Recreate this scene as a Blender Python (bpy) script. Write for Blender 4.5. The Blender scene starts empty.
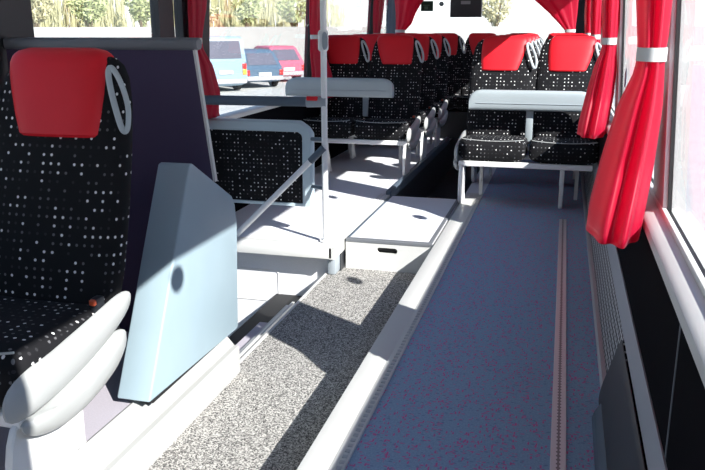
import bpy, bmesh, math, random
from mathutils import Vector, Matrix
random.seed(7)
PI = math.pi
SC = bpy.context.scene
COL = SC.collection

# ------------------------------------------------------------------ materials
def new_mat(name):
    m = bpy.data.materials.new(name); m.use_nodes = True
    nt = m.node_tree
    for n in list(nt.nodes): nt.nodes.remove(n)
    out = nt.nodes.new('ShaderNodeOutputMaterial')
    return m, nt, out

def N(nt, typ, **kw):
    n = nt.nodes.new(typ)
    for k, v in kw.items():
        if k.startswith('i_'):
            n.inputs[k[2:].replace('_', ' ')].default_value = v
        else:
            setattr(n, k, v)
    return n

def math_node(nt, op, a, b=None, c=None):
    n = nt.nodes.new('ShaderNodeMath'); n.operation = op
    for i, v in enumerate((a, b, c)):
        if v is None: continue
        if isinstance(v, (int, float)): n.inputs[i].default_value = v
        else: nt.links.new(v, n.inputs[i])
    return n.outputs[0]

def mix_col(nt, fac, a, b):
    n = nt.nodes.new('ShaderNodeMix'); n.data_type = 'RGBA'
    if isinstance(fac, (int, float)): n.inputs[0].default_value = fac
    else: nt.links.new(fac, n.inputs[0])
    for idx, v in ((6, a), (7, b)):
        if isinstance(v, tuple): n.inputs[idx].default_value = (*v, 1)
        else: nt.links.new(v, n.inputs[idx])
    return n.outputs[2]

def bsdf(nt, out, col=None, rough=.5, metal=0., spec=.5):
    p = nt.nodes.new('ShaderNodeBsdfPrincipled')
    p.inputs['Roughness'].default_value = rough
    p.inputs['Metallic'].default_value = metal
    p.inputs['Specular IOR Level'].default_value = spec
    if isinstance(col, tuple): p.inputs['Base Color'].default_value = (*col, 1)
    elif col is not None: nt.links.new(col, p.inputs['Base Color'])
    nt.links.new(p.outputs[0], out.inputs[0])
    return p

def plain(name, col, rough=.5, metal=0., var=.06, scale=6., spec=.5):
    """a painted / moulded surface with a faint mottled variation"""
    m, nt, out = new_mat(name)
    tc = N(nt, 'ShaderNodeTexCoord')
    nz = N(nt, 'ShaderNodeTexNoise', i_Scale=scale, i_Detail=4.)
    nt.links.new(tc.outputs['Object'], nz.inputs['Vector'])
    a = tuple(max(0, c * (1 - var)) for c in col); b = tuple(min(1, c * (1 + var)) for c in col)
    c = mix_col(nt, nz.outputs[0], a, b)
    bsdf(nt, out, c, rough, metal, spec)
    return m

def glass(name, tint=(.93, .96, .95), refl=1.0):
    m, nt, out = new_mat(name)
    tr = N(nt, 'ShaderNodeBsdfTransparent'); tr.inputs[0].default_value = (*tint, 1)
    gl = N(nt, 'ShaderNodeBsdfGlossy'); gl.inputs['Roughness'].default_value = .02
    gl.inputs[0].default_value = (1, 1, 1, 1)
    lw = N(nt, 'ShaderNodeLayerWeight'); lw.inputs[0].default_value = .5
    f = math_node(nt, 'POWER', lw.outputs['Facing'], 5.)
    f = math_node(nt, 'MULTIPLY_ADD', f, .9 * refl, .035 * refl)
    f = math_node(nt, 'MINIMUM', f, .95)
    mx = N(nt, 'ShaderNodeMixShader')
    nt.links.new(f, mx.inputs[0]); nt.links.new(tr.outputs[0], mx.inputs[1]); nt.links.new(gl.outputs[0], mx.inputs[2])
    nt.links.new(mx.outputs[0], out.inputs[0])
    return m

def dotted_fabric(name, pitch=.0245):
    m, nt, out = new_mat(name)
    uv = N(nt, 'ShaderNodeUVMap'); uv.uv_map = 'UVMap'
    sp = N(nt, 'ShaderNodeSeparateXYZ'); nt.links.new(uv.outputs[0], sp.inputs[0])
    u = math_node(nt, 'DIVIDE', sp.outputs[0], pitch); v = math_node(nt, 'DIVIDE', sp.outputs[1], pitch)
    fu = math_node(nt, 'FLOOR', u); fv = math_node(nt, 'FLOOR', v)
    du = math_node(nt, 'SUBTRACT', math_node(nt, 'FRACT', u), .5)
    dv = math_node(nt, 'SUBTRACT', math_node(nt, 'FRACT', v), .5)
    d = math_node(nt, 'SQRT', math_node(nt, 'ADD', math_node(nt, 'MULTIPLY', du, du), math_node(nt, 'MULTIPLY', dv, dv)))
    inside = math_node(nt, 'LESS_THAN', d, .17)
    cb = N(nt, 'ShaderNodeCombineXYZ'); nt.links.new(fu, cb.inputs[0]); nt.links.new(fv, cb.inputs[1])
    wn = N(nt, 'ShaderNodeTexWhiteNoise'); wn.noise_dimensions = '2D'; nt.links.new(cb.outputs[0], wn.inputs['Vector'])
    cr = N(nt, 'ShaderNodeValToRGB'); cr.color_ramp.interpolation = 'CONSTANT'
    el = cr.color_ramp.elements
    el[0].position = 0; el[0].color = (.008, .008, .010, 1)
    el[1].position = .25; el[1].color = (.03, .03, .034, 1)
    e = el.new(.48); e.color = (.13, .13, .14, 1)
    e = el.new(.70); e.color = (.80, .79, .80, 1)
    nt.links.new(wn.outputs['Value'], cr.inputs[0])
    c = mix_col(nt, inside, (.008, .008, .010), cr.outputs[0])
    bsdf(nt, out, c, .85, 0, .25)
    return m

def speckle_carpet(name):
    m, nt, out = new_mat(name)
    tc = N(nt, 'ShaderNodeTexCoord')
    vo = N(nt, 'ShaderNodeTexVoronoi', i_Scale=230.); nt.links.new(tc.outputs['Object'], vo.inputs['Vector'])
    wn = N(nt, 'ShaderNodeTexWhiteNoise'); wn.noise_dimensions = '3D'; nt.links.new(vo.outputs['Color'], wn.inputs['Vector'])
    cr = N(nt, 'ShaderNodeValToRGB'); el = cr.color_ramp.elements
    el[0].color = (.05, .048, .05, 1); el[1].color = (.60, .58, .55, 1)
    e = el.new(.5); e.color = (.27, .26, .25, 1)
    nt.links.new(wn.outputs['Value'], cr.inputs[0])
    bsdf(nt, out, cr.outputs[0], .95, 0, .1)
    return m

def fleck_carpet(name, base, dark, fleck):
    m, nt, out = new_mat(name)
    tc = N(nt, 'ShaderNodeTexCoord')
    n1 = N(nt, 'ShaderNodeTexNoise', i_Scale=170., i_Detail=2.); nt.links.new(tc.outputs['Object'], n1.inputs['Vector'])
    c = mix_col(nt, n1.outputs[0], dark, base)
    def flecks(sx, sy, thr, col, c, off):
        mp = N(nt, 'ShaderNodeMapping'); mp.inputs['Scale'].default_value = (sx, sy, 1); mp.inputs['Location'].default_value = (off, off * 2, 0)
        nt.links.new(tc.outputs['Object'], mp.inputs[0])
        vo = N(nt, 'ShaderNodeTexVoronoi', i_Scale=1., i_Randomness=.8); nt.links.new(mp.outputs[0], vo.inputs['Vector'])
        ins = math_node(nt, 'LESS_THAN', vo.outputs['Distance'], .33)
        wn = N(nt, 'ShaderNodeTexWhiteNoise'); wn.noise_dimensions = '3D'; nt.links.new(vo.outputs['Color'], wn.inputs['Vector'])
        sel = math_node(nt, 'LESS_THAN', wn.outputs['Value'], thr)
        return mix_col(nt, math_node(nt, 'MULTIPLY', ins, sel), c, col)
    c = flecks(110, 40, .55, fleck, c, .3)
    c = flecks(50, 110, .48, fleck, c, 1.7)
    c = flecks(60, 110, .30, dark, c, 4.1)
    bsdf(nt, out, c, .95, 0, .1)
    return m

def felt(name, a, b, scale=320.):
    m, nt, out = new_mat(name)
    tc = N(nt, 'ShaderNodeTexCoord')
    n1 = N(nt, 'ShaderNodeTexNoise', i_Scale=scale, i_Detail=2.); nt.links.new(tc.outputs['Object'], n1.inputs['Vector'])
    bsdf(nt, out, mix_col(nt, n1.outputs[0], a, b), .95, 0, .1)
    return m

def satin(name, col):
    m, nt, out = new_mat(name)
    tc = N(nt, 'ShaderNodeTexCoord')
    n1 = N(nt, 'ShaderNodeTexNoise', i_Scale=9., i_Detail=3.); nt.links.new(tc.outputs['Object'], n1.inputs['Vector'])
    c = mix_col(nt, n1.outputs[0], tuple(x * .85 for x in col), tuple(min(1, x * 1.15) for x in col))
    p = N(nt, 'ShaderNodeBsdfPrincipled'); p.inputs['Roughness'].default_value = .42
    p.inputs['Specular IOR Level'].default_value = .7
    p.inputs['Sheen Weight'].default_value = .35; p.inputs['Sheen Roughness'].default_value = .35
    p.inputs['Sheen Tint'].default_value = (1, .75, .9, 1)
    nt.links.new(c, p.inputs['Base Color'])
    t = N(nt, 'ShaderNodeBsdfTranslucent'); t.inputs[0].default_value = (.9, .03, .15, 1)
    mx = N(nt, 'ShaderNodeMixShader'); mx.inputs[0].default_value = .5
    nt.links.new(p.outputs[0], mx.inputs[1]); nt.links.new(t.outputs[0], mx.inputs[2]); nt.links.new(mx.outputs[0], out.inputs[0])
    return m

def mesh_grille(name):
    m, nt, out = new_mat(name)
    uv = N(nt, 'ShaderNodeUVMap'); uv.uv_map = 'UVMap'
    sp = N(nt, 'ShaderNodeSeparateXYZ'); nt.links.new(uv.outputs[0], sp.inputs[0])
    fu = math_node(nt, 'FRACT', math_node(nt, 'DIVIDE', sp.outputs[0], .026))
    fv = math_node(nt, 'FRACT', math_node(nt, 'DIVIDE', sp.outputs[1], .042))
    bar = math_node(nt, 'MAXIMUM', math_node(nt, 'LESS_THAN', fu, .24), math_node(nt, 'LESS_THAN', fv, .22))
    c = mix_col(nt, bar, (.008, .007, .008), (.74, .73, .73))
    bsdf(nt, out, c, .5, .2)
    return m

def rail_metal(name, pitch=.021):
    m, nt, out = new_mat(name)
    tc = N(nt, 'ShaderNodeTexCoord')
    sp = N(nt, 'ShaderNodeSeparateXYZ'); nt.links.new(tc.outputs['Object'], sp.inputs[0])
    fy = math_node(nt, 'SUBTRACT', math_node(nt, 'FRACT', math_node(nt, 'DIVIDE', sp.outputs[1], pitch)), .5)
    fx = math_node(nt, 'DIVIDE', sp.outputs[0], pitch)
    d = math_node(nt, 'SQRT', math_node(nt, 'ADD', math_node(nt, 'MULTIPLY', fy, fy), math_node(nt, 'MULTIPLY', fx, fx)))
    hole = math_node(nt, 'LESS_THAN', d, .30)
    slot = math_node(nt, 'LESS_THAN', math_node(nt, 'ABSOLUTE', fx), .13)
    c = mix_col(nt, math_node(nt, 'MAXIMUM', hole, slot), (.74, .68, .69), (.25, .21, .22))
    bsdf(nt, out, c, .42, .35)
    return m

def gravel(name, a, b, scale=3.):
    m, nt, out = new_mat(name)
    tc = N(nt, 'ShaderNodeTexCoord')
    n1 = N(nt, 'ShaderNodeTexNoise', i_Scale=scale, i_Detail=8.); nt.links.new(tc.outputs['Object'], n1.inputs['Vector'])
    bsdf(nt, out, mix_col(nt, n1.outputs[0], a, b), .95, 0, .1)
    return m

M = {
 'dots': dotted_fabric('dotted_seat_fabric'),
 'dots_small': dotted_fabric('dotted_panel_fabric', .023),
 'red_leather': plain('red_headrest_leather', (.74, .010, .022), .5, var=.08, spec=.4),
 'seat_white': plain('seat_side_plastic', (.43, .44, .44), .42),
 'white_metal': plain('white_powder_coat', (.88, .88, .88), .35),
 'grey_metal': plain('grey_powder_coat', (.33, .37, .41), .4),
 'handle': plain('handle_plastic', (.42, .46, .49), .35),
 'pale_blue': plain('pale_blue_plastic', (.33, .43, .49), .45),
 'blue_frame': plain('blue_grey_moulding', (.50, .61, .67), .45),
 'bar_pad': plain('grey_bar_padding', (.36, .41, .44), .5),
 'slate': plain('slate_rail_plastic', (.09, .12, .16), .45),
 'rail_grey': plain('grey_rail_plastic', (.15, .16, .18), .5),
 'felt_purple': felt('purple_felt', (.055, .043, .085), (.10, .080, .14)),
 'mauve_floor': felt('mauve_floor_covering', (.36, .33, .38), (.48, .45, .50), 200.),
 'lilac_floor': felt('lilac_floor_covering', (.66, .66, .71), (.78, .78, .82), 200.),
 'white_trim': plain('white_edge_trim', (.62, .62, .61), .45),
 'skirt': plain('white_skirt_plastic', (.40, .40, .395), .45),
 'cream': plain('cream_panel', (.80, .79, .77), .5),
 'aisle': speckle_carpet('speckled_aisle_carpet'),
 'blue_carpet': fleck_carpet('blue_fleck_carpet', (.37, .51, .65), (.19, .27, .41), (.64, .15, .33)),
 'black_panel': plain('black_side_panel', (.004, .004, .006), .9, var=.2, spec=.05),
 'black_rubber': plain('black_rubber', (.012, .012, .014), .6),
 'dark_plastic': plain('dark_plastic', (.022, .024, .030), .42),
 'dark_post': plain('dark_window_post', (.03, .033, .04), .5),
 'pillar': plain('light_grey_pillar', (.60, .61, .60), .55),
 'curtain': satin('red_satin', (.58, .004, .045)),
 'tie': plain('grey_tie_band', (.55, .55, .55), .5),
 'glass': glass('window_glass', (.84, .85, .83)),
 'glass_side': glass('bonded_side_glass', (.93, .94, .94), .55),
 'mesh': mesh_grille('heater_mesh'),
 'alu': plain('aluminium_trim', (.46, .48, .51), .35, .4),
 'rail': rail_metal('floor_rail_metal'),
 'riser': felt('riser_grey_felt', (.70, .70, .72), (.80, .80, .82), 150.),
 'gravel': gravel('pale_gravel', (.52, .51, .49), (.68, .66, .63), 2.),
 'bank': gravel('pale_wall_render', (.40, .40, .40), (.50, .50, .49), .6),
 'reed': plain('straw_reeds', (.56, .53, .31), .8, var=.3),
 'leaf': plain('yellow_green_leaf', (.46, .50, .25), .7, var=.35),
 'leaf_pale': plain('straw_leaf', (.57, .53, .33), .7, var=.3),
 'stem': plain('brown_stem', (.22, .17, .11), .8),
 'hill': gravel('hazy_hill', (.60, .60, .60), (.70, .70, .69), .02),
 'car_blue': plain('light_blue_paint', (.32, .44, .53), .3),
 'car_navy': plain('steel_blue_paint', (.11, .17, .25), .3),
 'car_red': plain('pink_red_paint', (.66, .16, .24), .3),
 'car_silver': plain('silver_paint', (.50, .48, .52), .3),
 'car_glass': plain('dark_car_glass', (.16, .16, .21), .12),
 'tyre': plain('black_tyre', (.015, .015, .015), .8),
 'tail_red': plain('red_tail_light', (.70, .05, .05), .25),
 'tail_amber': plain('amber_tail_light', (.85, .45, .08), .25),
 'plate': plain('white_plate', (.80, .80, .80), .4),
 'buckle_red': plain('red_button', (.50, .08, .03), .4),
 'green': plain('dark_green_sign', (.01, .06, .03), .5),
 'sign_light': plain('faded_green_print', (.10, .22, .15), .5),
 'label': plain('grey_label', (.30, .30, .32), .5),
 'sticker': plain('dark_sticker', (.05, .06, .10), .5),
 'ceiling': plain('ceiling_lining', (.40, .40, .41), .8),
}

# ------------------------------------------------------------------ mesh builder
class B:
    def __init__(s):
        s.bm = bmesh.new(); s.uv = s.bm.loops.layers.uv.new('UVMap')
    def box(s, a, b, bev=0., seg=2):
        a = Vector(a); b = Vector(b)
        r = bmesh.ops.create_cube(s.bm, size=1.)
        vs = r['verts']
        for v in vs:
            v.co = Vector(((a[i] + b[i]) / 2 + v.co[i] * (b[i] - a[i])) for i in range(3))
        if bev > 0:
            es = list({e for v in vs for e in v.link_edges})
            bmesh.ops.bevel(s.bm, geom=es, offset=bev, segments=seg, affect='EDGES', profile=.5)
        return s
    def ring_faces(s, rings, close_ends=True, loop=False, uo=0., vo=0.):
        n = len(rings[0]); V = [[s.bm.verts.new(p) for p in r] for r in rings]
        vl = vo; k = len(rings)
        for i in range(k if loop else k - 1):
            j = (i + 1) % k
            step = (Vector(rings[j][0]) - Vector(rings[i][0])).length
            ul = uo
            for q in range(n):
                w = (q + 1) % n
                du = (Vector(rings[i][w]) - Vector(rings[i][q])).length
                try: f = s.bm.faces.new((V[i][q], V[i][w], V[j][w], V[j][q]))
                except ValueError: ul += du; continue
                f.smooth = True
                for lp, uvv in zip(f.loops, ((ul, vl), (ul + du, vl), (ul + du, vl + step), (ul, vl + step))): lp[s.uv].uv = uvv
                ul += du
            vl += step
        if close_ends and not loop:
            for r, vv in ((V[0], True), (V[-1], False)):
                try:
                    f = s.bm.faces.new(list(reversed(r)) if vv else r)
                    for lp in f.loops: lp[s.uv].uv = (lp.vert.co.x, lp.vert.co.z)
                except ValueError: pass
        return s
    def tube(s, pts, r, n=12, loop=False, flat=1.):
        P = [Vector(p) for p in pts]; k = len(P); rings = []
        up = Vector((0, 0, 1)); prev = None
        for i in range(k):
            if loop: t = P[(i + 1) % k] - P[i - 1]
            elif i == 0: t = P[1] - P[0]
            elif i == k - 1: t = P[-1] - P[-2]
            else: t = P[i + 1] - P[i - 1]
            t.normalize()
            if prev is None:
                a = up if abs(t.dot(up)) < .9 else Vector((0, 1, 0))
                x = t.cross(a).normalized()
            else:
                x = (prev - t * prev.dot(t)).normalized()
            prev = x; y = t.cross(x)
            rr = r[i] if isinstance(r, (list, tuple)) else r
            rings.append([P[i] + x * rr * math.cos(2 * PI * q / n) + y * rr * flat * math.sin(2 * PI * q / n) for q in range(n)])
        return s.ring_faces(rings, True, loop)
    def prism(s, poly, axis, a, b, bev=0., seg=2, uv_plane=None):
        """poly of 2-D points extruded along axis (0 x,1 y,2 z) from a to b"""
        def mk(p, h):
            if axis == 0: return Vector((h, p[0], p[1]))
            if axis == 1: return Vector((p[0], h, p[1]))
            return Vector((p[0], p[1], h))
        A = [s.bm.verts.new(mk(p, a)) for p in poly]; C = [s.bm.verts.new(mk(p, b)) for p in poly]
        fs = [s.bm.faces.new(A), s.bm.faces.new(list(reversed(C)))]
        n = len(poly)
        for i in range(n):
            fs.append(s.bm.faces.new((A[(i + 1) % n], A[i], C[i], C[(i + 1) % n])))
        if bev > 0:
            es = list({e for f in fs for e in f.edges})
            bmesh.ops.bevel(s.bm, geom=es, offset=bev, segments=seg, affect='EDGES', profile=.5)
        for f in s.bm.faces:
            for lp in f.loops:
                if uv_plane == 'xz': lp[s.uv].uv = (lp.vert.co.x, lp.vert.co.z)
        return s
    def build(s, name, mat, parent=None, loc=None, smooth_angle=35):
        bmesh.ops.recalc_face_normals(s.bm, faces=s.bm.faces[:])
        me = bpy.data.meshes.new(name); s.bm.to_mesh(me); s.bm.free()
        for p in me.polygons: p.use_smooth = True
        try: me.set_sharp_from_angle(angle=math.radians(smooth_angle))
        except Exception: pass
        o = bpy.data.objects.new(name, me); COL.objects.link(o)
        me.materials.append(mat)
        if parent is not None: o.parent = parent
        if loc is not None: o.location = loc
        return o

def tag(o, label=None, cat=None, group=None, kind=None):
    if label: o['label'] = label
    if cat: o['category'] = cat
    if group: o['group'] = group
    if kind: o['kind'] = kind
    return o

def thing(name, loc=(0, 0, 0), label=None, cat=None, group=None, kind=None):
    o = bpy.data.objects.new(name, None); COL.objects.link(o)
    o.location = loc; o.empty_display_size = .1
    return tag(o, label, cat, group, kind)

def copy_tree(o, parent=None):
    c = o.copy(); COL.objects.link(c)
    if parent is not None: c.parent = parent
    for ch in list(o.children): copy_tree(ch, c)
    return c

def struct(name, bld, mat, parent=None):
    o = bld.build(name, mat, parent)
    if parent is None: o['kind'] = 'structure'
    return o

def sring(cx, cy, w, t, n=28, p=3.2):
    """super-ellipse ring in a plane, returned as 2-D points"""
    out = []
    for q in range(n):
        a = 2 * PI * (q + .5) / n - PI
        c, s_ = math.cos(a), math.sin(a)
        out.append((cx + w / 2 * math.copysign(abs(c) ** (2 / p), c), cy + t / 2 * math.copysign(abs(s_) ** (2 / p), s_)))
    return out

def lerp_tab(tab, z):
    for (z0, *a), (z1, *b) in zip(tab, tab[1:]):
        if z <= z1:
            k = (z - z0) / (z1 - z0) if z1 > z0 else 0
            k = max(0, min(1, k))
            return [x + (y - x) * k for x, y in zip(a, b)]
    return list(tab[-1][1:])

def smooth_tab(tab, n):
    z0, z1 = tab[0][0], tab[-1][0]
    return [(z0 + (z1 - z0) * i / n, *lerp_tab(tab, z0 + (z1 - z0) * i / n)) for i in range(n + 1)]

def chaikin(pts, it=2):
    for _ in range(it):
        q = []
        for i in range(len(pts)):
            a, b = pts[i], pts[(i + 1) % len(pts)]
            q.append((a[0] * .75 + b[0] * .25, a[1] * .75 + b[1] * .25)); q.append((a[0] * .25 + b[0] * .75, a[1] * .25 + b[1] * .75))
        pts = q
    return pts

# ------------------------------------------------------------------ bus shell
WR, WL = .25, -2.0          # inner faces of the side walls
AF = -.172                  # aisle floor level
Y0, Y1 = -3.2, 9.35         # front and rear ends of the modelled saloon
HEAD = 1.68
def xr(z): return .30 - .055 * (z - .65)       # leaning glass line, right side
def xl(z): return -2.05 + .055 * (z - .62)

# aisle
struct('floor', B().box((-1.2, Y0, AF - .05), (-.628, 4.06, AF)), M['aisle'])
struct('trim_1', B().box((-1.212, 2.61, AF - .05), (-1.2, 3.955, AF + .004)), M['white_trim'])
# right hand platform with its carpet
struct('floor_right', B().box((-.50, Y0, -.06), (.30, Y1, 0)), M['blue_carpet'])
struct('trim_2', B().box((-.628, Y0, -.3), (-.542, 5.5, 0), .004), M['white_trim'])
struct('floor_right_base', B().box((-.627, 5.5, -.35), (-.50, Y1, 0)), M['lilac_floor'])
struct('trim_3', B().box((-.542, Y0, -.06), (-.50, 5.5, .001)), M['white_trim'])
# rear aisle, lower; its shade is put into the dark colour
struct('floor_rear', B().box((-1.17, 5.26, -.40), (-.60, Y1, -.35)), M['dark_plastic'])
# left rear platform
struct('floor_left', B().box((-2.0, 3.86, -.035), (-1.15, Y1, 0)), M['lilac_floor'])
struct('trim_4', B().box((-2.0, 3.845, -.065), (-1.15, 3.93, .003), .006), M['white_trim'])
struct('trim_5', B().box((-1.215, 3.93, -.03), (-1.205, 5.3, .004)).box((-1.19, 3.93, -.03), (-1.182, 5.3, .004)).box((-1.168, 3.845, -.065), (-1.139, 5.3, .004)), M['white_trim'])
struct('wall_platform', B().box((-1.19, 5.26, -.35), (-1.137, Y1, -.036)), M['dark_plastic'])  # dark colour stands in for shade on the platform side
struct('trim_6', B().box((-1.17, 5.26, -.04), (-1.132, 8.2, .03), .006), M['slate'])
# riser of the platform in the door well
rs = B().box((-2.0, 3.955, -.75), (-1.2, 3.99, -.036))
struct('wall_riser', rs, M['riser'])
hp = B()
hp.tube([(-1.99, 3.953, -.19), (-1.52, 3.953, -.19), (-1.505, 3.953, -.205), (-1.505, 3.953, -.36), (-1.52, 3.953, -.375), (-1.99, 3.953, -.375)], .003, 6)
struct('trim_7', hp, M['cream'])
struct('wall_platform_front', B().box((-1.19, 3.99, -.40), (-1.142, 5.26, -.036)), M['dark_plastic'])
struct('trim_8', B().box((-1.196, 3.90, AF), (-1.148, 4.02, -.036), .012), M['grey_metal'])
# door well: steps down to the left
struct('stair_step', B().box((-1.52, 2.66, -.75), (-1.212, 3.955, -.33)), M['black_rubber'])
for i, (xx, zz) in enumerate(((-1.235, -.19), (-1.30, -.22))):
    pass
struct('trim_9', B().box((-1.262, 2.62, -.212), (-1.248, 3.5, -.196)), M['white_trim'])
struct('trim_10', B().box((-1.295, 2.62, -.232), (-1.283, 3.5, -.216)), M['alu'])
struct('trim_11', B().box((-1.36, 2.62, -.262), (-1.30, 3.3, -.24)), M['mauve_floor'])
struct('floor_door_well', B().box((-2.05, 2.6, -.80), (-1.212, 3.99, -.75)), M['riser'])
# front podium with white skirt
struct('floor_front_left', B().box((-2.0, Y0, -.05), (-1.245, 2.60, 0)), M['mauve_floor'])
sk = B().prism([(-1.168, -.22), (-1.168, -.066), (-1.172, -.06), (-1.190, -.058), (-1.194, -.052), (-1.238, .0), (-1.25, .006), (-1.262, 0), (-1.262, -.22)], 1, Y0, 2.612)
struct('baseboard_left', sk, M['skirt'])
struct('wall_podium', B().box((-2.0, 2.575, -.75), (-1.25, 2.608, 0)), M['cream'])

# right wall : black lower panel, sill, header, pillars
struct('wall_right', B().box((WR, Y0, -.06), (WR + .06, Y1, .635)), M['black_panel'])
struct('trim_12', B().box((WR - .002, 1.498, .21), (WR + .004, 1.506, .634)), M['rail_grey'])
struct('trim_13', B().prism([(WR - .012, .622), (WR - .012, .648), (WR - .002, .656), (.305, .662), (.33, .655), (.33, .60), (WR + .001, .615)], 1, Y0, Y1), M['white_trim'])
struct('trim_14', B().box((WR - .02, Y0, HEAD), (.33, Y1, 2.1)), M['cream'])
RP = [(-1.95, -1.7), (.14, .42), (2.205, 2.46), (4.25, 4.5), (6.3, 6.55), (8.35, 8.6)]
for k, (a, b) in enumerate(RP):
    p = B()
    rings = []
    for z in (.655, HEAD + .01):
        x = xr(z); rings.append([(x - .012, a, z), (x - .012, b, z), (x + .045, b, z), (x + .045, a, z)])
    p.ring_faces(rings)
    struct('trim_%d' % (15 + k), p, M['pillar'])

def window(num, side, y0, y1, z0, z1, stickers=(), gm='glass_side'):
    fx = xr if side > 0 else xl
    w = thing('window_%d' % num, (fx(z0), (y0 + y1) / 2, z0), kind='structure')
    def L(y, z, dx): return (fx(z) + dx * side - fx(z0), y - (y0 + y1) / 2, z - z0)
    t = .007
    g = B()
    def bar(ya, yb, za, zb):
        g.ring_faces([[L(ya, za, -.001), L(yb, za, -.001), L(yb, zb, -.001), L(ya, zb, -.001)],
                      [L(ya, za, .010), L(yb, za, .010), L(yb, zb, .010), L(ya, zb, .010)]])
    bar(y0, y0 + t, z0, z1); bar(y1 - t, y1, z0, z1); bar(y0 + t, y1 - t, z0, z0 + t); bar(y0 + t, y1 - t, z1 - t, z1)
    g.build('window_gasket', M['black_rubber'], w)
    p = B()
    a, b, c, d = y0 + t, y1 - t, z0 + t, z1 - t
    p.ring_faces([[L(a, c, .004), L(b, c, .004), L(b, d, .004), L(a, d, .004)], [L(a, c, .009), L(b, c, .009), L(b, d, .009), L(a, d, .009)]])
    pane = p.build('window_pane', M[gm], w)
    for (sy, sz, r) in stickers:
        s = B(); cx, cy, cz = L(sy, sz, 0.)
        s.tube([(cx + .0030 * side, cy, cz), (cx + .0005 * side, cy, cz)], r, 24)
        s.build('round_sticker', M['sticker'], pane)
    return w

stick = {3: [(2.99, .92, .045), (3.95, .92, .045), (3.95, 1.48, .04)], 2: [(1.24, 1.55, .045)]}
edges = [(Y0 + .05, RP[0][0])] + [(RP[i][1], RP[i + 1][0]) for i in range(5)] + [(RP[5][1], Y1 - .05)]
for i, (a, b) in enumerate(edges):
    window(i + 1, 1, a, b, .66, HEAD, stick.get(i, ()))
# pink-white inner frame strip at the foot of the right windows
struct('trim_21', B().box((.283, Y0, .655), (.296, Y1, .674), .003), M['cream'])

# left wall
struct('wall_left', B().box((WL - .08, Y0, -.75), (WL, 2.62, .60)).box((WL - .08, 3.99, -.75), (WL, Y1, .60)), M['black_panel'])
struct('trim_22', B().box((WL - .08, Y0, .598), (WL + .012, 2.60, .628), .006).box((WL - .08, 4.0, .598), (WL + .012, Y1, .628), .006), M['white_trim'])
struct('trim_23', B().box((-2.08, Y0, HEAD), (WL + .02, Y1, 2.1)), M['cream'])
LP = [(-1.95, -1.7), (.14, .40), (2.36, 2.66), (4.02, 4.27), (6.2, 6.45), (8.3, 8.6)]
for k, (a, b) in enumerate(LP):
    p = B(); rings = []
    for z in (.62, HEAD + .01):
        x = xl(z); rings.append([(x + .012, a, z), (x + .012, b, z), (x - .045, b, z), (x - .045, a, z)])
    p.ring_faces(rings)
    struct('trim_%d' % (24 + k), p, M['dark_post'])
le = [(Y0 + .05, LP[0][0]), (LP[0][1], LP[1][0]), (LP[1][1], LP[2][0]), (LP[3][1], LP[4][0]), (LP[4][1], LP[5][0]), (LP[5][1], Y1 - .05)]
for i, (a, b) in enumerate(le):
    window(i + 8, -1, a, b, .62, HEAD, (), 'glass')
# middle door in the left wall
d = thing('door_1', (-2.05, 2.66, -.74), kind='structure')
fr = B()
for a, b, c, e in ((0, .05, 0, 2.42), (1.06, 1.22, 0, 2.42), (1.32, 1.36, 0, 2.42), (.05, 1.06, 0, .10), (.05, 1.06, 2.32, 2.42), (1.22, 1.32, 0, .10), (1.22, 1.32, 2.32, 2.42)):
    fr.box((-.03, a, c), (.02, b, e))
fr.build('door_frame', M['dark_post'], d)
B().box((-.008, .05, .10), (-.002, 1.06, 2.32)).build('door_pane', M['glass'], d)
B().box((-.008, 1.22, .10), (-.002, 1.32, 2.32)).build('door_pane', M['glass'], d)

# rear wall with the big rear window
rw = B()
rw.box((-2.08, Y1, -.75), (.33, Y1 + .06, .80)).box((-2.08, Y1, 1.90), (.33, Y1 + .06, 2.1))
struct('wall_back', rw, M['pillar'])
struct('trim_30', B().box((-2.08, Y1 - .06, .80), (-1.97, Y1 + .06, 1.90)), M['slate'])
struct('trim_31', B().box((.10, Y1 - .06, .80), (.33, Y1 + .06, 1.90)), M['black_panel'])
w = thing('window_14', (-.93, Y1, .8), kind='structure')
B().box((-1.04, .0, 0), (1.03, .03, .03)).box((-1.04, .0, 1.07), (1.03, .03, 1.10)).box((-1.04, 0, .03), (-1.01, .03, 1.07)).box((1.0, 0, .03), (1.03, .03, 1.07)).build('window_gasket', M['black_rubber'], w)
B().box((-1.01, .012, .03), (1.0, .018, 1.07)).build('window_pane', M['glass'], w)
# ceiling and front bulkhead with its windscreen opening
struct('ceiling', B().box((-2.08, Y0, 2.1), (.33, Y1 + .06, 2.16)), M['ceiling'])
fw = B().box((-2.08, Y0 - .06, -.75), (.33, Y0, .55)).box((-2.08, Y0 - .06, 1.8), (.33, Y0, 2.1))
struct('wall_front', fw, M['pillar'])
w = thing('window_15', (-.875, Y0, .55), kind='structure')
B().box((-1.2, -.04, 0), (1.2, -.01, .04)).box((-1.2, -.04, 1.21), (1.2, -.01, 1.25)).box((-1.2, -.04, .04), (-1.16, -.01, 1.21)).box((1.16, -.04, .04), (1.2, -.01, 1.21)).build('window_gasket', M['black_rubber'], w)
B().box((-1.16, -.028, .04), (1.16, -.022, 1.21)).build('window_pane', M['glass'], w)

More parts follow.
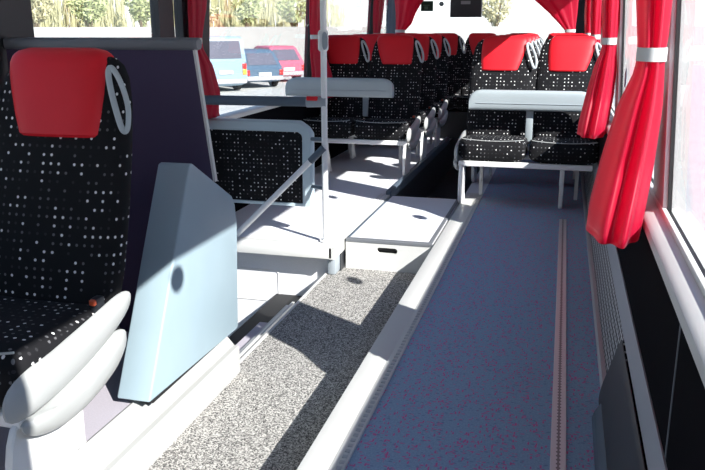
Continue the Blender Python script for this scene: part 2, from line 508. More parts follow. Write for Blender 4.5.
# ------------------------------------------------------------------ seat rails in the right platform
r1 = thing('floor_rail', (.055, 0, 0), 'long perforated metal seat rail let into the blue carpet beside the wall heater', 'rail')
B().box((-.0215, .0, 0), (.0215, 4.82, .005), .0015, 1).build('rail_track', M['rail'], r1)
r2 = thing('edge_rail', (-.512, 0, 0), 'thin toothed metal rail along the white edge strip of the blue carpet', 'rail')
B().box((-.012, -.5, .001), (.012, 5.35, .006), .0015, 1).build('rail_track', M['white_trim'], r2)
tb = B()
for i in range(190):
    y = -.4 + i * .03
    tb.box((-.010, y, .006), (.004, y + .014, .0085))
tg = tb.build('rail_teeth', M['alu'], r2)

# ------------------------------------------------------------------ wall heater
h = thing('wall_heater', (.185, 2.4, 0), 'long low wall heater with a mesh grille and metal trims under the right windows', 'heater')
YA, YB = -.06, 6.6
B().prism([(0, 0), (-.003, .028), (.004, .034), (.020, .034), (.022, 0)], 1, YA, YB).build('lower_trim', M['alu'], h)
gm = B()
gp = [(.018, .030), (.051, .25), (.062, .25), (.062, .0), (.02, .0)]
gm.ring_faces([[(x, y, z) for x, z in gp] for y in (YA, YB)])
for f in gm.bm.faces:
    for lp in f.loops:
        c = lp.vert.co; lp[gm.uv].uv = (c.z if c.x < .055 else c.z, c.y)
gm.build('grille', M['mesh'], h)
B().prism([(.044, .240), (.0485, .258), (.060, .309), (.064, .309), (.064, .240)], 1, -2.5, YB).build('upper_trim', M['alu'], h)
hc = thing('heater_cover', (.185, 2.33, 0), 'dark moulded plastic cover over the near end of the wall heater', 'cover')
cp = chaikin([(-.012, 0), (-.014, .06), (.012, .15), (.034, .236), (.044, .236), (.044, 0)], 2)
B().prism(cp, 1, -2.4, -.02).build('cover_shell', M['dark_plastic'], hc)
B().prism([(-.034, .0), (-.034, .012), (-.028, .03), (-.012, .06), (0, .05), (0, 0)], 1, -1.2, -.10, .003).build('cover_lip', M['slate'], hc)

# ------------------------------------------------------------------ step box in the aisle
s = thing('aisle_step', (-.885, 4.05, AF), 'white boxed step in the aisle with an oval hand hole and grey edge strips', 'step')
h_ = -AF
fb = B()
fw_ = .245
# front board with a stadium hole
hx, hz, hr, hl = -.005, .118, .0165, .042
outer = [(-fw_, 0), (fw_, 0), (fw_, h_ - .012), (-fw_, h_ - .012)]
hole = []
for q in range(24):
    a = 2 * PI * q / 24 + PI
    c, sn = math.cos(a), math.sin(a)
    hole.append((hx + (hl if c > 1e-6 else -hl if c < -1e-6 else 0) + hr * c, hz + hr * sn))
bm = fb.bm
vo = [bm.verts.new((x, 0, z)) for x, z in outer]; vh = [bm.verts.new((x, 0, z)) for x, z in hole]
eo = [bm.edges.new((vo[i], vo[(i + 1) % 4])) for i in range(4)] + [bm.edges.new((vh[i], vh[(i + 1) % 24])) for i in range(24)]
res = bmesh.ops.triangle_fill(bm, use_beauty=True, use_dissolve=False, edges=eo)
fs = [g for g in res['geom'] if isinstance(g, bmesh.types.BMFace)]
ex = bmesh.ops.extrude_face_region(bm, geom=fs)
for v in [g for g in ex['geom'] if isinstance(g, bmesh.types.BMVert)]: v.co.y += .018
fb.build('front_board', M['white_trim'], s)
B().box((hx - .075, .03, .09), (hx + .075, .05, .15)).build('hole_shade', M['black_rubber'], s)  # black sheet paints the dark inside of the hand hole
B().box((-fw_, .02, 0), (-fw_ + .018, 1.2, h_ - .012)).box((fw_ - .018, .02, 0), (fw_, 1.2, h_ - .012)).build('side_board', M['white_trim'], s)
B().box((-fw_, 0, h_ - .012), (fw_, 1.2, h_)).build('tread', M['lilac_floor'], s)
B().box((-fw_, -.004, h_ - .014), (fw_, .034, h_ + .004), .002, 1).build('front_strip', M['rail_grey'], s)
B().box((-fw_, .034, h_ - .004), (-fw_ + .014, 1.2, h_ + .004), .002, 1).build('edge_strip', M['slate'], s)
B().box((fw_ - .022, .034, h_ - .004), (fw_, 1.2, h_ + .004), .002, 1).build('edge_strip', M['rail_grey'], s)

# ------------------------------------------------------------------ seats
def yb(z): return .385 + (z - .42) * .28       # front surface of the backrest

def make_seat(root, cx, a, shell=False):
    """one seat place; a = direction of the aisle (+1 / -1)"""
    tab = [(.385, .38, .05), (.41, .42, .085), (.5, .44, .10), (.68, .445, .095), (.84, .435, .09), (.95, .42, .082), (1.02, .39, .074), (1.06, .345, .062), (1.08, .27, .045), (1.088, .18, .025)]
    rings = []
    for z, wd, t in smooth_tab(tab, 40):
        rings.append([(x, y, z) for x, y in sring(cx, yb(z) + .045, wd, t)])
    bb = B().ring_faces(rings)
    for f in bb.bm.faces:
        for lp in f.loops:
            c = lp.vert.co
            lp[bb.uv].uv = ((c.x - cx) + (c.y - yb(c.z)) * .9 * (1 if c.x > cx else -1) + .33, c.z * 1.04)
    back = bb.build('backrest', M['dots'], root)
    ht = [(.862, .252, .105), (.870, .266, .118), (.92, .288, .120), (.98, .306, .118), (1.03, .316, .112), (1.06, .314, .104), (1.080, .298, .09), (1.092, .265, .068), (1.099, .21, .035)]
    rings = [[(x, y, z) for x, y in sring(cx + a * (.014 - .034 * (z - .86) / .24), yb(z) + .044, wd, t, 28, 4.)] for z, wd, t in smooth_tab(ht, 30)]
    B().ring_faces(rings).build('headrest', M['red_leather'], back)
    # grab handle on the aisle shoulder
    loop = [(.172, 1.048), (.188, 1.038), (.212, 1.0), (.232, .95), (.237, .905), (.233, .885), (.221, .889), (.204, .925), (.183, .98), (.169, 1.028)]
    P = []
    n = len(loop)
    for i in range(n):
        for k in range(4):
            t = k / 4; p0, p1, p2, p3 = loop[i - 1], loop[i], loop[(i + 1) % n], loop[(i + 2) % n]
            P.append(tuple(.5 * ((2 * p1[j]) + (-p0[j] + p2[j]) * t + (2 * p0[j] - 5 * p1[j] + 4 * p2[j] - p3[j]) * t * t + (-p0[j] + 3 * p1[j] - 3 * p2[j] + p3[j]) * t ** 3) for j in (0, 1)))
    B().tube([(cx + x, yb(z) - .012 + .06 * max(0, x - .18), z) for x, z in P], .0048, 10, True, 1.8).build('grab_handle', M['handle'], back)
    # cushion
    rings = []
    for y, wd, t, zc in ((-.012, .36, .07, .365), (-.004, .41, .11, .365), (.015, .435, .14, .368), (.06, .445, .15, .372), (.2, .445, .146, .366), (.36, .435, .14, .356), (.43, .42, .12, .352), (.445, .38, .09, .352)):
        r = []
        for x, z in sring(cx, zc, wd, t, 36, 4.2):
            u = (x - cx) / (wd / 2)
            r.append((x, y, z + (.014 * u * u if z > zc else 0)))
        rings.append(r)
    cb = B().ring_faces(rings)
    for f in cb.bm.faces:
        nrm = f.normal if f.normal.length else Vector((0, 0, 1))
        f.normal_update()
        for lp in f.loops:
            c = lp.vert.co
            if abs(f.normal.y) > .8: lp[cb.uv].uv = (c.x - cx + .3, c.z)
            elif abs(f.normal.x) > .75: lp[cb.uv].uv = (c.y + .5, c.z)
            else: lp[cb.uv].uv = (c.x - cx + .3, c.y + .1)
    cu = cb.build('seat_cushion', M['dots'], root)
    pp = []
    for i in range(15):
        u = -1 + 2 * i / 14
        x = cx + u * .205
        pp.append((x, .006 + .05 * max(0, abs(u) - .85), .434 + .012 * u * u))
    B().tube(pp, .003, 6).build('piping', M['seat_white'], cu)

def leg_pair(root, x, a):
    l = B()
    l.prism([(.0, .285), (.055, .285), (.060, .20), (.085, .02), (.10, 0), (.028, 0), (.02, .02)], 0, x - .014, x + .014, .004, 1)
    lg = l.build('leg', M['white_metal'], root)
    l = B()
    l.prism([(.055, .24), (.10, .15), (.125, .06), (.18, 0), (.125, 0), (.085, .06)], 0, x - .010, x + .010, .003, 1)
    l.build('leg_brace', M['white_metal'], lg)
    l = B()
    xb = x - a * .10
    l.prism([(.33, .285), (.385, .285), (.37, .02), (.385, 0), (.325, 0), (.335, .02)], 0, xb - .012, xb + .012, .004, 1)
    l.build('leg', M['white_metal'], root)
    return lg

def make_double(a):
    """a = +1: aisle on +x side (left rows); -1: aisle on -x side (right rows). origin at floor, bar line, centre of aisle seat"""
    root = thing('bus_double_seat')
    make_seat(root, 0, a); make_seat(root, -a * .46, a)
    x0, x1 = sorted((a * .215, -a * (.46 + .185)))
    B().box((x0, -.005, .262), (x1, .035, .298), .005, 1).box((x0, .36, .262), (x1, .395, .29), .005, 1).build('seat_frame', M['white_metal'], root)
    leg_pair(root, a * .192, a)
    leg_pair(root, -a * .46, a)
    # curved side shell hugging the aisle seat
    xs = a * .232
    def shell(poly, xin, bulge, name, par, mat):
        pts = chaikin(poly, 2)
        cy = sum(p[0] for p in pts) / len(pts); cz = sum(p[1] for p in pts) / len(pts)
        rings = []
        for k, (f, dx) in enumerate(((1., 0.), (1.0, .006), (.93, .016), (.75, bulge * .75), (.4, bulge * .96), (.1, bulge))):
            rings.append([(xin + a * dx, cy + (p[0] - cy) * f, cz + (p[1] - cz) * f) for p in pts])
        return B().ring_faces(rings).build(name, mat, par)
    p1 = [(-.07, .35), (-.05, .29), (.10, .295), (.30, .335), (.44, .385), (.485, .43), (.44, .455), (.30, .432), (.14, .408), (-.02, .395)]
    sh = shell(p1, xs - a * .012, .034, 'side_shell', root, M['seat_white'])
    p2 = [(-.03, .29), (.0, .24), (.12, .205), (.27, .23), (.41, .28), (.44, .345), (.36, .36), (.20, .315), (.07, .285)]
    shell(p2, xs - a * .008, .040, 'shell_cover', sh, M['seat_white'])
    # pedestal fairing below the shell
    fp = chaikin([(-.02, .30), (.16, .28), (.21, .20), (.19, .08), (.14, .0), (-.03, .0), (-.05, .12)], 2)
    B().prism(fp, 0, *sorted((xs - a * .045, xs - a * .025)), .004, 1).build('leg_fairing', M['white_metal'], root)
    # belt buckle
    bx_ = a * .20 if a > 0 else -a * .235
    bk = B().box((bx_ - .012, .335, .42), (bx_ + .012, .37, .462), .005).build('belt_buckle', M['dark_plastic'], root)
    B().box((bx_ - .009, .326, .444), (bx_ + .009, .338, .461), .003, 1).build('buckle_button', M['buckle_red'], bk)
    return root

seatL = make_double(1)
tag(seatL, 'large black dotted seat with red headrest in the left foreground, sunlit white side shell', 'bus seat', 'left hand seats')
seatL.location = (-1.36, 1.34, 0)
for y, lab in ((5.91, 'first pair of dotted seats on the left, right behind the padded bar and white pole'),
               (6.69, 'second pair of dotted seats on the left, behind the first pair'),
               (7.47, 'third pair of dotted seats on the left, last before the rear bench')):
    o = copy_tree(seatL); o.location = (-1.36, y, 0); o['label'] = lab
seatR = make_double(-1)
tag(seatR, 'front pair of dotted seats on the right behind the pale bar, headrests in full sun', 'bus seat', 'right hand seats')
seatR.location = (-.425, 5.10, 0)
for y, lab in ((5.88, 'second pair of seats on the right, just behind the sunlit front pair'),
               (6.66, 'third pair of seats on the right, mostly hidden behind two pairs'),
               (7.44, 'rearmost pair of seats on the right, next to the rear bench')):
    o = copy_tree(seatR); o.location = (-.425, y, 0); o['label'] = lab
rb = thing('rear_bench', (-.88, 8.32, 0), 'five place dotted bench with red headrests across the rear under the back window', 'bus seat')
for k in range(5):
    make_seat(rb, (k - 2) * .43, 1)
B().box((-1.08, .0, 0), (1.08, .40, .285)).build('bench_base', M['dark_plastic'], rb)

# ------------------------------------------------------------------ padded bars before the front seat rows
def padded_bar(loc, x0, x1, postx, label, back):
    t = thing('padded_bar', loc, label, 'bar')
    zc, hh = 0., .068
    rings = []
    L_ = x1 - x0
    xs = [0, .006, .02, .045, .08] 
    prof = [(x0 + d, .55 + .45 * math.sqrt(max(0, 1 - (1 - d / .08) ** 2))) for d in xs] + [(x1 - d, .55 + .45 * math.sqrt(max(0, 1 - (1 - d / .08) ** 2))) for d in reversed(xs)]
    for x, f in prof:
        rings.append([(x, y, z - hh * (1 - f)) for y, z in sring(0, 0, .07, 2 * hh * f, 24, 4.)])
    B().ring_faces(rings).build('bar_pad', M['bar_pad'], t)
    B().tube([(x0 + .05, -.036, -.02), (x1 - .05, -.036, -.02)], .003, 6).build('pad_seam', M['grey_metal'], t)
    B().box((postx - .024, .02 + back, -.30), (postx + .024, .05 + back, .0), .006).build('bar_post', M['bar_pad'], t)
    if back: B().tube([(postx + .1, .02, .0), (postx, .04 + back, -.02)], .018, 10).build('bar_arm', M['bar_pad'], t)
    return t
padded_bar((0, 5.50, .735), -1.985, -1.175, -1.588, 'rounded blue-grey padded bar in front of the left seats beside the white pole', .80)
padded_bar((0, 5.40, .676), -.615, .20, -.205, 'pale grey padded bar across the front pair of seats on the right', 0.)

# ------------------------------------------------------------------ partition behind the front seat
pt = thing('partition', (-1.24, 2.5, 0), 'dark purple felt partition behind the front seat with grey top rail and white edge', 'partition')
def px_(z): return .0 + (1.08 - z) * .115
pn = B()
pn.prism([(-.76, 0), (-.066, 0), (-.066, .60), (px_(.62), .62), (px_(1.08), 1.08), (-.76, 1.08)], 1, 0, .014)
pn.build('felt_panel', M['felt_purple'], pt)
ed = B()
ed.ring_faces([[(px_(z) - .003, -.002, z), (px_(z) + .006, -.002, z), (px_(z) + .006, .016, z), (px_(z) - .003, .016, z)] for z in (.62, 1.082)])
ed.build('edge_trim', M['white_trim'], pt)
rl = B()
rings = [[(x, y, z) for y, z in sring(.018, 1.099, .06 * f, .044 * f, 20, 3.5)] for x, f in ((-.76, 1), (-.02, 1), (.0, .98), (.008, .9), (.013, .7))]
rl.ring_faces(rings).build('top_rail', M['rail_grey'], pt)

# ------------------------------------------------------------------ pale blue box at the end of the partition
bx = thing('cover_box', (-1.18, 1.95, .02), 'tall pale blue plastic box with a slanting front beside the purple partition', 'box')
def bxp(y, z): return (y - 1.95, z - .02)
prof = [bxp(1.945, .022), bxp(2.305, .712), bxp(2.325, .716), bxp(2.635, .540), bxp(2.66, .50), bxp(2.665, .43), bxp(2.64, .008), bxp(2.62, .004)]
# outer (aisle) face and inner face, front slope wraps
sh = B()
sh.prism(prof, 0, -.118, 0, .007, 3)
sh.build('box_shell', M['pale_blue'], bx)
dk = B().prism([bxp(1.985, .0), bxp(2.0, .03), bxp(2.60, .02), bxp(2.60, -.0)], 0, -.105, -.012)
dk.build('box_gap_shade', M['black_rubber'], bx)  # black fill painted in for the shadow gap under the box

# ------------------------------------------------------------------ dotted guard panel, pole, rails at the door well
gp_ = thing('guard_panel', (-1.335, 4.10, .16), 'dotted fabric guard panel in a pale blue frame behind the door well', 'panel')
fo = [(-.66, .0), (-.004, .0), (0, .42), (-.022, .455), (-.075, .49), (-.66, .49)]
fr = B(); fr.prism(fo, 1, .006, .045, .008, 2); fr.build('panel_back', M['blue_frame'], gp_)
def rail_loop(pts, r): 
    b = B(); b.tube(pts, r, 12); return b
fb = B()
fi = [(-.645, .035), (-.072, .035), (-.066, .41), (-.08, .428), (-.645, .428)]
# raised moulded rim as a band between outer and inner outline
bm = fb.bm
oi = [(-.66, .0), (-.004, .0), (0, .42), (-.022, .455), (-.075, .49), (-.66, .49)]
ii = [(-.635, .022), (-.068, .022), (-.064, .40), (-.070, .415), (-.085, .424), (-.635, .424)]
A0 = [bm.verts.new((x, .004, z)) for x, z in oi]; A1 = [bm.verts.new((x + (ix - x) * .15, -.012, z + (iz - z) * .15)) for (x, z), (ix, iz) in zip(oi, ii)]
A2 = [bm.verts.new((x + (ix - x) * .85, -.012, z + (iz - z) * .85)) for (x, z), (ix, iz) in zip(oi, ii)]; A3 = [bm.verts.new((x, .006, z)) for x, z in ii]
for P, Q in ((A0, A1), (A1, A2), (A2, A3)):
    for i in range(6):
        bm.faces.new((P[i], P[(i + 1) % 6], Q[(i + 1) % 6], Q[i]))
fb.build('panel_rim', M['blue_frame'], gp_)
B().prism([(-.64, .015), (-.062, .015), (-.058, .405), (-.085, .43), (-.64, .43)], 1, -.002, .006, uv_plane='xz').build('panel_fabric', M['dots_small'], gp_)
B().tube([(-.02, .02, .39), (.105, -.13, .41)], .011, 10).build('panel_bracket', M['slate'], gp_)
B().tube([(-.02, .02, .12), (.105, -.13, .14)], .011, 10).build('panel_bracket', M['slate'], gp_)

pl = thing('grab_pole', (-1.222, 3.965, 0), 'white upright grab pole on the platform edge by the door well', 'pole')
B().tube([(0, 0, .004), (0, 0, 2.1)], .0165, 20).build('pole_tube', M['white_metal'], pl)
B().tube([(0, 0, .004), (0, 0, .012)], .034, 24).build('pole_flange', M['white_metal'], pl)
sb = B(); rings = [[(x, y, z) for x, y in sring(.0, -.006, .050 * f, .062 * f, 16, 3.)] for z, f in ((1.035, .7), (1.045, 1), (1.13, 1), (1.142, .75))]
st = sb.ring_faces(rings).build('stop_button_housing', M['white_metal'], pl)
B().prism(chaikin([(.006, 1.04), (.034, 1.05), (.036, 1.125), (.006, 1.14)], 2), 1, -.046, -.034).build('button_pad', M['grey_metal'], st)
hr_ = thing('hand_rail', (-1.222, 3.965, .772), 'slate grey horizontal hand rail from the white pole towards the window', 'rail')
B().tube([(-.76, 0, -.004), (-.085, 0, .0)], .0265, 16).build('rail_tube', M['slate'], hr_)
B().tube([(-.095, 0, 0), (-.03, 0, .0), (.012, 0, .0)], [.031, .028, .026], 16).build('rail_socket', M['grey_metal'], hr_)
B().box((-.09, -.033, .008), (-.03, -.012, .03), .004, 1).build('socket_tab', M['red_leather'], hr_)
dg = thing('diagonal_brace', (-1.222, 3.955, .53), 'white diagonal tube running from the pole down to the platform edge', 'tube')
e1 = Vector((-.52, -.035, -.515))
B().tube([e1 * .13, e1], .0165, 14).build('brace_tube', M['white_metal'], dg)
B().tube([Vector((0, 0, 0)), e1 * .15], .0195, 14).build('brace_socket', M['slate'], dg)

# ------------------------------------------------------------------ curtains
def curtain(x, y, z_top, z_tie, z_hem, prof, wall_dir, label, folds=8, axis='y', tie=True, ph=0., group='red curtains'):
    """prof: list of (z, xc, yc, rx, ry)"""
    t = thing('curtain', (x, y, z_hem), label, 'curtain', group)
    b = B(); rings = []
    n = folds * 10
    for z, xc, yc, rx, ry in smooth_tab(prof, 46):
        r = []
        for q in range(n):
            a = 2 * PI * q / n
            amp = (.13 + .06 * math.sin(3 * a + ph)) * (.6 + .4 * min(1, max(0, (z - z_hem) / .35)))
            w = 1 + amp * math.sin(folds * a + ph + .6 * math.sin(z * 5 + ph))
            r.append((xc - x + rx * w * math.cos(a), yc - y + ry * w * math.sin(a), z - z_hem))
        rings.append(r)
    b.ring_faces(rings).build('curtain_cloth', M['curtain'], t, smooth_angle=180)
    if tie:
        zt, xc, yc, rx, ry = min(prof, key=lambda p: abs(p[0] - z_tie))
        rings = []
        for dz, f in ((-.017, 1.10), (-.017, 1.2), (.017, 1.2), (.017, 1.10)):
            rings.append([(xc - x + rx * f * math.cos(2 * PI * q / 24), yc - y + ry * f * math.sin(2 * PI * q / 24), zt + dz - z_hem) for q in range(24)])
        tb = B().ring_faces(rings, close_ends=False, loop=True)
        tb.tube([(xc - x, yc - y, zt - z_hem), (xc - x + wall_dir * .02, yc - y + .05, zt - z_hem)] if axis == 'y' else [(xc - x, yc - y, zt - z_hem), (xc - x, yc - y + .1, zt - z_hem)], .012, 8)
        tb.build('tie_band', M['tie'], t)
    return t

def side_curtain(yc, xc, d, label, k=1., ph=0., hem=.60, flare=1.):
    prof = [(hem, xc - d * .042 * flare, yc + .07 * k, .070 * flare, .20 * k), (.66, xc - d * .036 * flare, yc + .07 * k, .072 * flare, .185 * k), (.80, xc - d * .016, yc + .08 * k, .066, .14 * k), (.95, xc + d * .0, yc + .035, .052, .10 * k), (1.04, xc + d * .010, yc - .005, .034, .062 * k), (1.085, xc + d * .010, yc - .01, .031, .056 * k),
            (1.13, xc + d * .010, yc - .005, .035, .062 * k), (1.25, xc + d * .006, yc + .02, .042, .10 * k), (1.45, xc, yc + .05, .042, .14 * k), (1.70, xc - d * .006, yc + .06, .040, .16 * k)]
    return curtain(xc, yc, 1.7, 1.085, hem, prof, d, label, ph=ph)
side_curtain(2.17, .205, 1, 'nearest red satin curtain tied back at the right window, large and close to the camera')
side_curtain(4.27, .205, 1, 'middle red satin curtain on the right, just left of the nearest one', ph=1.3)
side_curtain(6.33, .205, 1, 'far red curtain on the right between the front and middle seat rows', ph=2.2)
side_curtain(8.38, .205, 1, 'rearmost red curtain on the right, next to the dark rear corner post', ph=.7)
side_curtain(4.02, -1.965, -1, 'red curtain on the left behind the purple partition, beside the door', k=.6, ph=.4, hem=.66, flare=.5)
side_curtain(6.16, -1.955, -1, 'red curtain on the left immediately behind the white pole', ph=1.9)
side_curtain(8.34, -1.955, -1, 'small far red curtain on the left near the rear corner', ph=2.9)
# swept rear curtains
prof = [(.95, -1.90, 9.24, .06, .03), (1.12, -1.90, 9.24, .05, .028), (1.2, -1.86, 9.24, .085, .03), (1.32, -1.84, 9.24, .105, .032), (1.45, -1.81, 9.24, .145, .034), (1.75, -1.62, 9.24, .33, .036)]
curtain(-1.9, 9.24, 1.75, 1.12, .95, prof, 1, 'red curtain swept to the left side of the rear window', axis='x', ph=.5)
prof = [(.95, .04, 9.24, .055, .03), (1.12, .04, 9.24, .05, .028), (1.2, -.0, 9.24, .085, .03), (1.32, -.06, 9.24, .14, .032), (1.45, -.14, 9.24, .21, .034), (1.75, -.26, 9.24, .32, .036)]
curtain(.04, 9.24, 1.75, 1.12, .95, prof, 1, 'red curtain swept to the right side of the rear window', axis='x', ph=1.5)

# ------------------------------------------------------------------ things at the rear window
mo = thing('monitor', (-1.105, 9.0, 1.27), 'black box monitor with a grey label hanging above the rear bench', 'monitor')
B().box((-.175, 0, 0), (.175, .09, .40), .008).build('monitor_case', M['dark_plastic'], mo)
B().box((-.055, -.004, .14), (.05, .002, .175)).build('monitor_label', M['label'], mo)
B().box((-.03, .02, .40), (.03, .06, .83)).build('monitor_bracket', M['dark_plastic'], mo)
sg = thing('exit_sign', (-1.60, 9.33, 1.345), 'small dark green square sign on the rear window beside the red curtain', 'sign')
B().box((-.072, 0, 0), (.072, .008, .115), .002, 1).build('sign_plate', M['green'], sg)
B().box((-.03, -.003, .02), (.012, .002, .055)).box((-.045, -.003, .062), (.03, .002, .072)).build('sign_print', M['sign_light'], sg)
bt = thing('round_button', (-1.43, 9.345, 1.425), 'small round dark knob on the rear window right of the green sign', 'button')
B().tube([(0, 0, 0), (0, -.02, 0)], .026, 20).build('button_ring', M['dark_plastic'], bt)
B().tube([(0, -.018, 0), (0, -.026, 0)], .012, 16).build('button_center', M['grey_metal'], bt)

# ------------------------------------------------------------------ outside
GZ = -1.1
struct('ground', B().box((-160, -120, GZ - .2), (160, 220, GZ)), M['gravel'])
# pale bank wall and hazy rise behind the parking place
d0 = Vector((-.454, .891, 0)); c0 = d0 * 44; tv = Vector((d0.y, -d0.x, 0))
def wallpts(o, hw, z0, z1, th): 
    a = o - tv * hw; b = o + tv * hw; e = d0 * th
    return [[tuple(a + Vector((0, 0, z0))), tuple(b + Vector((0, 0, z0))), tuple(b + e + Vector((0, 0, z0))), tuple(a + e + Vector((0, 0, z0)))],
            [tuple(a + Vector((0, 0, z1))), tuple(b + Vector((0, 0, z1))), tuple(b + e + Vector((0, 0, z1))), tuple(a + e + Vector((0, 0, z1)))]]
struct('bank_wall', B().ring_faces(wallpts(c0, 60, GZ, 1.25, .6)), M['bank'])
hl = B(); rings = []
for i in range(41):
    u = -1 + 2 * i / 40
    c = c0 + d0 * 40 + tv * (u * 95)
    hgt = 9 + 2.5 * math.sin(i * .7) + 1.5 * math.sin(i * 1.9)
    rings.append([tuple(c + Vector((0, 0, GZ))), tuple(c + d0 * 12 + Vector((0, 0, GZ + hgt))), tuple(c + d0 * 40 + Vector((0, 0, GZ)))])
hl.ring_faces(rings)
struct('hill', hl, M['hill'])
# shrubs along the bank
def shrub(pos, r, hgt, mat, label, sd, cat='shrub'):
    rnd = random.Random(sd)
    t = thing('shrub', pos, label, cat, 'shrubs on the bank')
    b = B()
    for k in range(700):
        th = rnd.uniform(0, 2 * PI); u = rnd.uniform(0, 1); rr = r * math.sqrt(rnd.random()) * math.sin(PI * min(1, .25 + .75 * (1 - u) + .08))**.5
        p = Vector((rr * math.cos(th), rr * math.sin(th), .3 + u * (hgt - .3)))
        sz = rnd.uniform(.10, .24)
        ax = Vector((rnd.uniform(-1, 1), rnd.uniform(-1, 1), rnd.uniform(-.4, 1))).normalized()
        s1 = ax.orthogonal().normalized() * sz * .35; e = ax * sz
        f = b.bm.faces.new([b.bm.verts.new(q) for q in (p - e, p + s1, p + e, p - s1)])
    b.build('foliage', mat, t)
    st_ = B()
    for k in range(7):
        th = rnd.uniform(0, 2 * PI)
        st_.tube([(.1 * math.cos(th), .1 * math.sin(th), 0), (.5 * r * math.cos(th), .5 * r * math.sin(th), hgt * .8)], [.04, .015], 6)
    st_.build('stem', M['stem'], t)
for i in range(16):
    u = -34 + i * 2.9 + (9 if i == 15 else 0) + random.uniform(-.25, .25)
    p = c0 + d0 * random.uniform(1.6, 3.0) + tv * u
    shrub((p.x, p.y, 1.0), random.uniform(.8, 1.2), random.uniform(1.2, 2.6), M['leaf'] if i % 3 else M['leaf_pale'],
          'yellow-green shrub among the reeds on the bank beyond the car park', 50 + i)
struct('bank_top', B().ring_faces(wallpts(c0 + d0 * .6, 60, GZ, 1.05, 9.)), M['bank'])
re = B(); rnd = random.Random(3)
for k in range(7500):
    u = rnd.uniform(-50, 10); q = rnd.uniform(4.8, 9.)
    if math.sin(u * .55) + .6 * math.sin(u * 1.37 + 1) < -.55 and rnd.random() < .8: continue
    p = c0 + d0 * q + tv * u + Vector((0, 0, 1.04))
    hh = rnd.uniform(1.2, 4.6); lx = Vector((rnd.uniform(-.35, .35), rnd.uniform(-.35, .35), hh)); wv = tv * rnd.uniform(.008, .028)
    V = [re.bm.verts.new(x) for x in (p - wv, p + wv, p + lx * .6 + wv * .8, p + lx, p + lx * .6 - wv * .8)]
    re.bm.faces.new(V)
tag(re.build('reeds', M['reed']), 'tall straw coloured reeds growing on the bank behind the cars', 'reeds', kind='stuff')

# cars
def car(pos, yaw, L, W, H, paint, label, van=False, lamp='tail_red'):
    t = thing('car', pos, label, 'car'); t.rotation_euler = (0, 0, yaw)
    # local: rear bumper at y=0, nose at y=L
    b = B()
    belt = H * .56
    if van: low = [(0, .30, belt * .96), (.06, .22, belt), (L * .78, .22, belt * .98), (L * .93, .24, belt * .80), (L, .34, belt * .6)]
    else: low = [(0, .34, belt * .88), (.10, .24, belt), (L * .25, .20, belt * 1.02), (L * .68, .20, belt * .98), (L * .92, .22, belt * .76), (L, .34, belt * .6)]
    rings = []
    for y, za, zb in low:
        f = .94 if y in (0, L) else 1.
        rings.append([(x, y, z) for x, z in sring(0, (za + zb) / 2, W * f, zb - za, 24, 5.)])
    body = b.ring_faces(rings).build('car_body', paint, t)
    if van: cab = [(.04, 1.0, .0), (.12, .96, H), (L * .60, .96, H), (L * .80, .94, belt)]
    c = B()
    r0, r1 = (.05, .14) if van else (.10, .62)
    f0, f1 = (L * .82, L * .62) if van else (L * .72, L * .52)
    wb, wt = W * .96, W * (.86 if van else .74)
    zb, zt = belt * .95, H
    def quad(y0_, y1_, z, w_): return [(-w_ / 2, y0_, z), (w_ / 2, y0_, z), (w_ / 2, y1_, z), (-w_ / 2, y1_, z)]
    zc = zt - .10
    k = (zc - zb) / (zt - zb)
    c.ring_faces([quad(r0, f0, zb, wb), quad(r0 + (r1 - r0) * k, f0 + (f1 - f0) * k, zc, wb + (wt - wb) * k), quad(r1 + .06, f1 - .06, zt, wt * .92)])
    cabin = c.build('cabin', paint, t, smooth_angle=60)
    def P(side, u, v):   # points on cabin faces
        y_r = r0 + (r1 - r0) * v * k; y_f = f0 + (f1 - f0) * v * k; w_ = wb + (wt - wb) * v * k; z = zb + (zc - zb) * v
        if side == 'rear': return Vector((-w_ / 2 + w_ * u, y_r - .012, z))
        if side == 'front': return Vector((-w_ / 2 + w_ * u, y_f + .012, z))
        s_ = -1 if side == 'l' else 1
        return Vector((s_ * (w_ / 2 + .008), y_r + (y_f - y_r) * u, z))
    def pane(side, u0, u1, v0, v1):
        g = B(); q = [P(side, u0, v0), P(side, u1, v0), P(side, u1, v1), P(side, u0, v1)]
        nrm = (q[1] - q[0]).cross(q[3] - q[0]).normalized() * .006
        g.ring_faces([[tuple(x - nrm) for x in q], [tuple(x + nrm) for x in q]])
        g.build('car_window', M['car_glass'], cabin, smooth_angle=20)
    pane('rear', .10, .90, .18, .93); pane('front', .08, .92, .12, .93)
    for sd in 'lr':
        pane(sd, .10, .42, .20, .90); pane(sd, .46, .80, .20, .90)
    for sx in (-1, 1):
        lw = .16; z0_, z1_ = (belt * .55, belt * .92) if van else (belt * .60, belt * .86)
        tl = B().box((sx * W * .47 - (lw if sx > 0 else 0), -.03, z0_), (sx * W * .47 + (0 if sx > 0 else lw), .10, (z0_ + z1_) / 2), .02).build('tail_light', M['tail_amber' if van else 'tail_red'], body)
        B().box((sx * W * .47 - (lw if sx > 0 else 0), -.03, (z0_ + z1_) / 2), (sx * W * .47 + (0 if sx > 0 else lw), .10, z1_), .02).build('tail_light', M['tail_red'], body)
        for yy in (L * .20, L * .80):
            wz = .31
            wl = B().tube([(sx * (W / 2 - .19), yy, wz), (sx * (W / 2 + .005), yy, wz)], wz, 22).build('wheel', M['tyre'], t)
            B().tube([(sx * (W / 2 - .05), yy, wz), (sx * (W / 2 + .015), yy, wz)], wz * .62, 18).build('hub_cap', M['car_silver'], wl)
    B().box((-.27, -.045, belt * .58), (.27, .02, belt * .58 + .13), .004, 1).build('number_plate', M['plate'], body)
    B().box((-W * .46, -.07, .30), (W * .46, .06, .46), .02).build('bumper', M['car_silver'], body)
    return t
R = math.radians
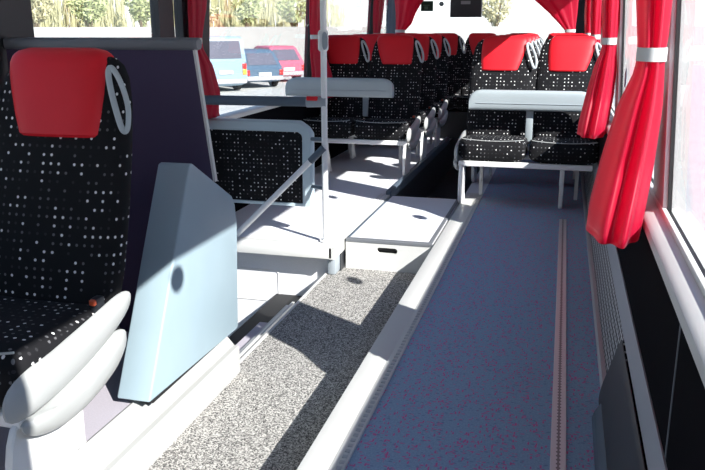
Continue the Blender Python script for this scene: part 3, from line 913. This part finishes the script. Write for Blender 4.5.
car((-11.9, 26.5, GZ), R(45), 4.6, 1.72, 1.98, M['car_blue'], 'light blue van with dark rear window parked leftmost outside the left window', van=True)
car((-11.25, 28.7, GZ), R(46), 4.2, 1.68, 1.46, M['car_navy'], 'steel blue car with red tail light parked between the van and the pink-red car')
car((-11.5, 32.2, GZ), R(46), 4.0, 1.68, 1.52, M['car_red'], 'pink-red hatchback parked rightmost of the three cars')

# ------------------------------------------------------------------ light
sd = bpy.data.lights.new('sun', 'SUN'); sd.energy = 10.5; sd.angle = R(.55); sd.color = (1, .97, .92)
so = bpy.data.objects.new('sun', sd); COL.objects.link(so)
so.rotation_euler = Vector((-1, .65, -.833)).to_track_quat('-Z', 'Y').to_euler(); so.location = (20, -14, 18)
wd = bpy.data.worlds.new('sky'); SC.world = wd; wd.use_nodes = True
nt = wd.node_tree
for n in list(nt.nodes): nt.nodes.remove(n)
out = nt.nodes.new('ShaderNodeOutputWorld'); bg = nt.nodes.new('ShaderNodeBackground')
tc = nt.nodes.new('ShaderNodeTexCoord'); sp = nt.nodes.new('ShaderNodeSeparateXYZ'); nt.links.new(tc.outputs['Generated'], sp.inputs[0])
cr = nt.nodes.new('ShaderNodeValToRGB'); el = cr.color_ramp.elements
el[0].position = 0; el[0].color = (.86, .89, .90, 1); el[1].position = 1; el[1].color = (.18, .36, .78, 1)
e = el.new(.10); e.color = (.72, .83, .95, 1); e = el.new(.40); e.color = (.32, .53, .92, 1)
nt.links.new(sp.outputs[2], cr.inputs[0]); nt.links.new(cr.outputs[0], bg.inputs[0]); bg.inputs[1].default_value = 1.25
nt.links.new(bg.outputs[0], out.inputs[0])

# ------------------------------------------------------------------ camera
cam = bpy.data.cameras.new('camera'); co = bpy.data.objects.new('camera', cam); COL.objects.link(co)
cam.sensor_width = 36; cam.lens = 770 * 36 / 705; cam.clip_end = 600; cam.clip_start = .02
r = Vector((.9657689, .2593960, -.0020449)); dn = Vector((.0652818, -.2506677, -.9658695)); f = Vector((-.2510553, .9326733, -.2590209))
mt = Matrix.Identity(4)
for i in range(3):
    mt[i][0] = r[i]; mt[i][1] = -dn[i]; mt[i][2] = -f[i]
mt[0][3], mt[1][3], mt[2][3] = 0, 0, 1.15
co.matrix_world = mt
SC.camera = co
SC.view_settings.view_transform = 'Standard'; SC.view_settings.look = 'None'; SC.view_settings.exposure = .15; SC.view_settings.gamma = 1.
SC.view_settings.use_curve_mapping = False
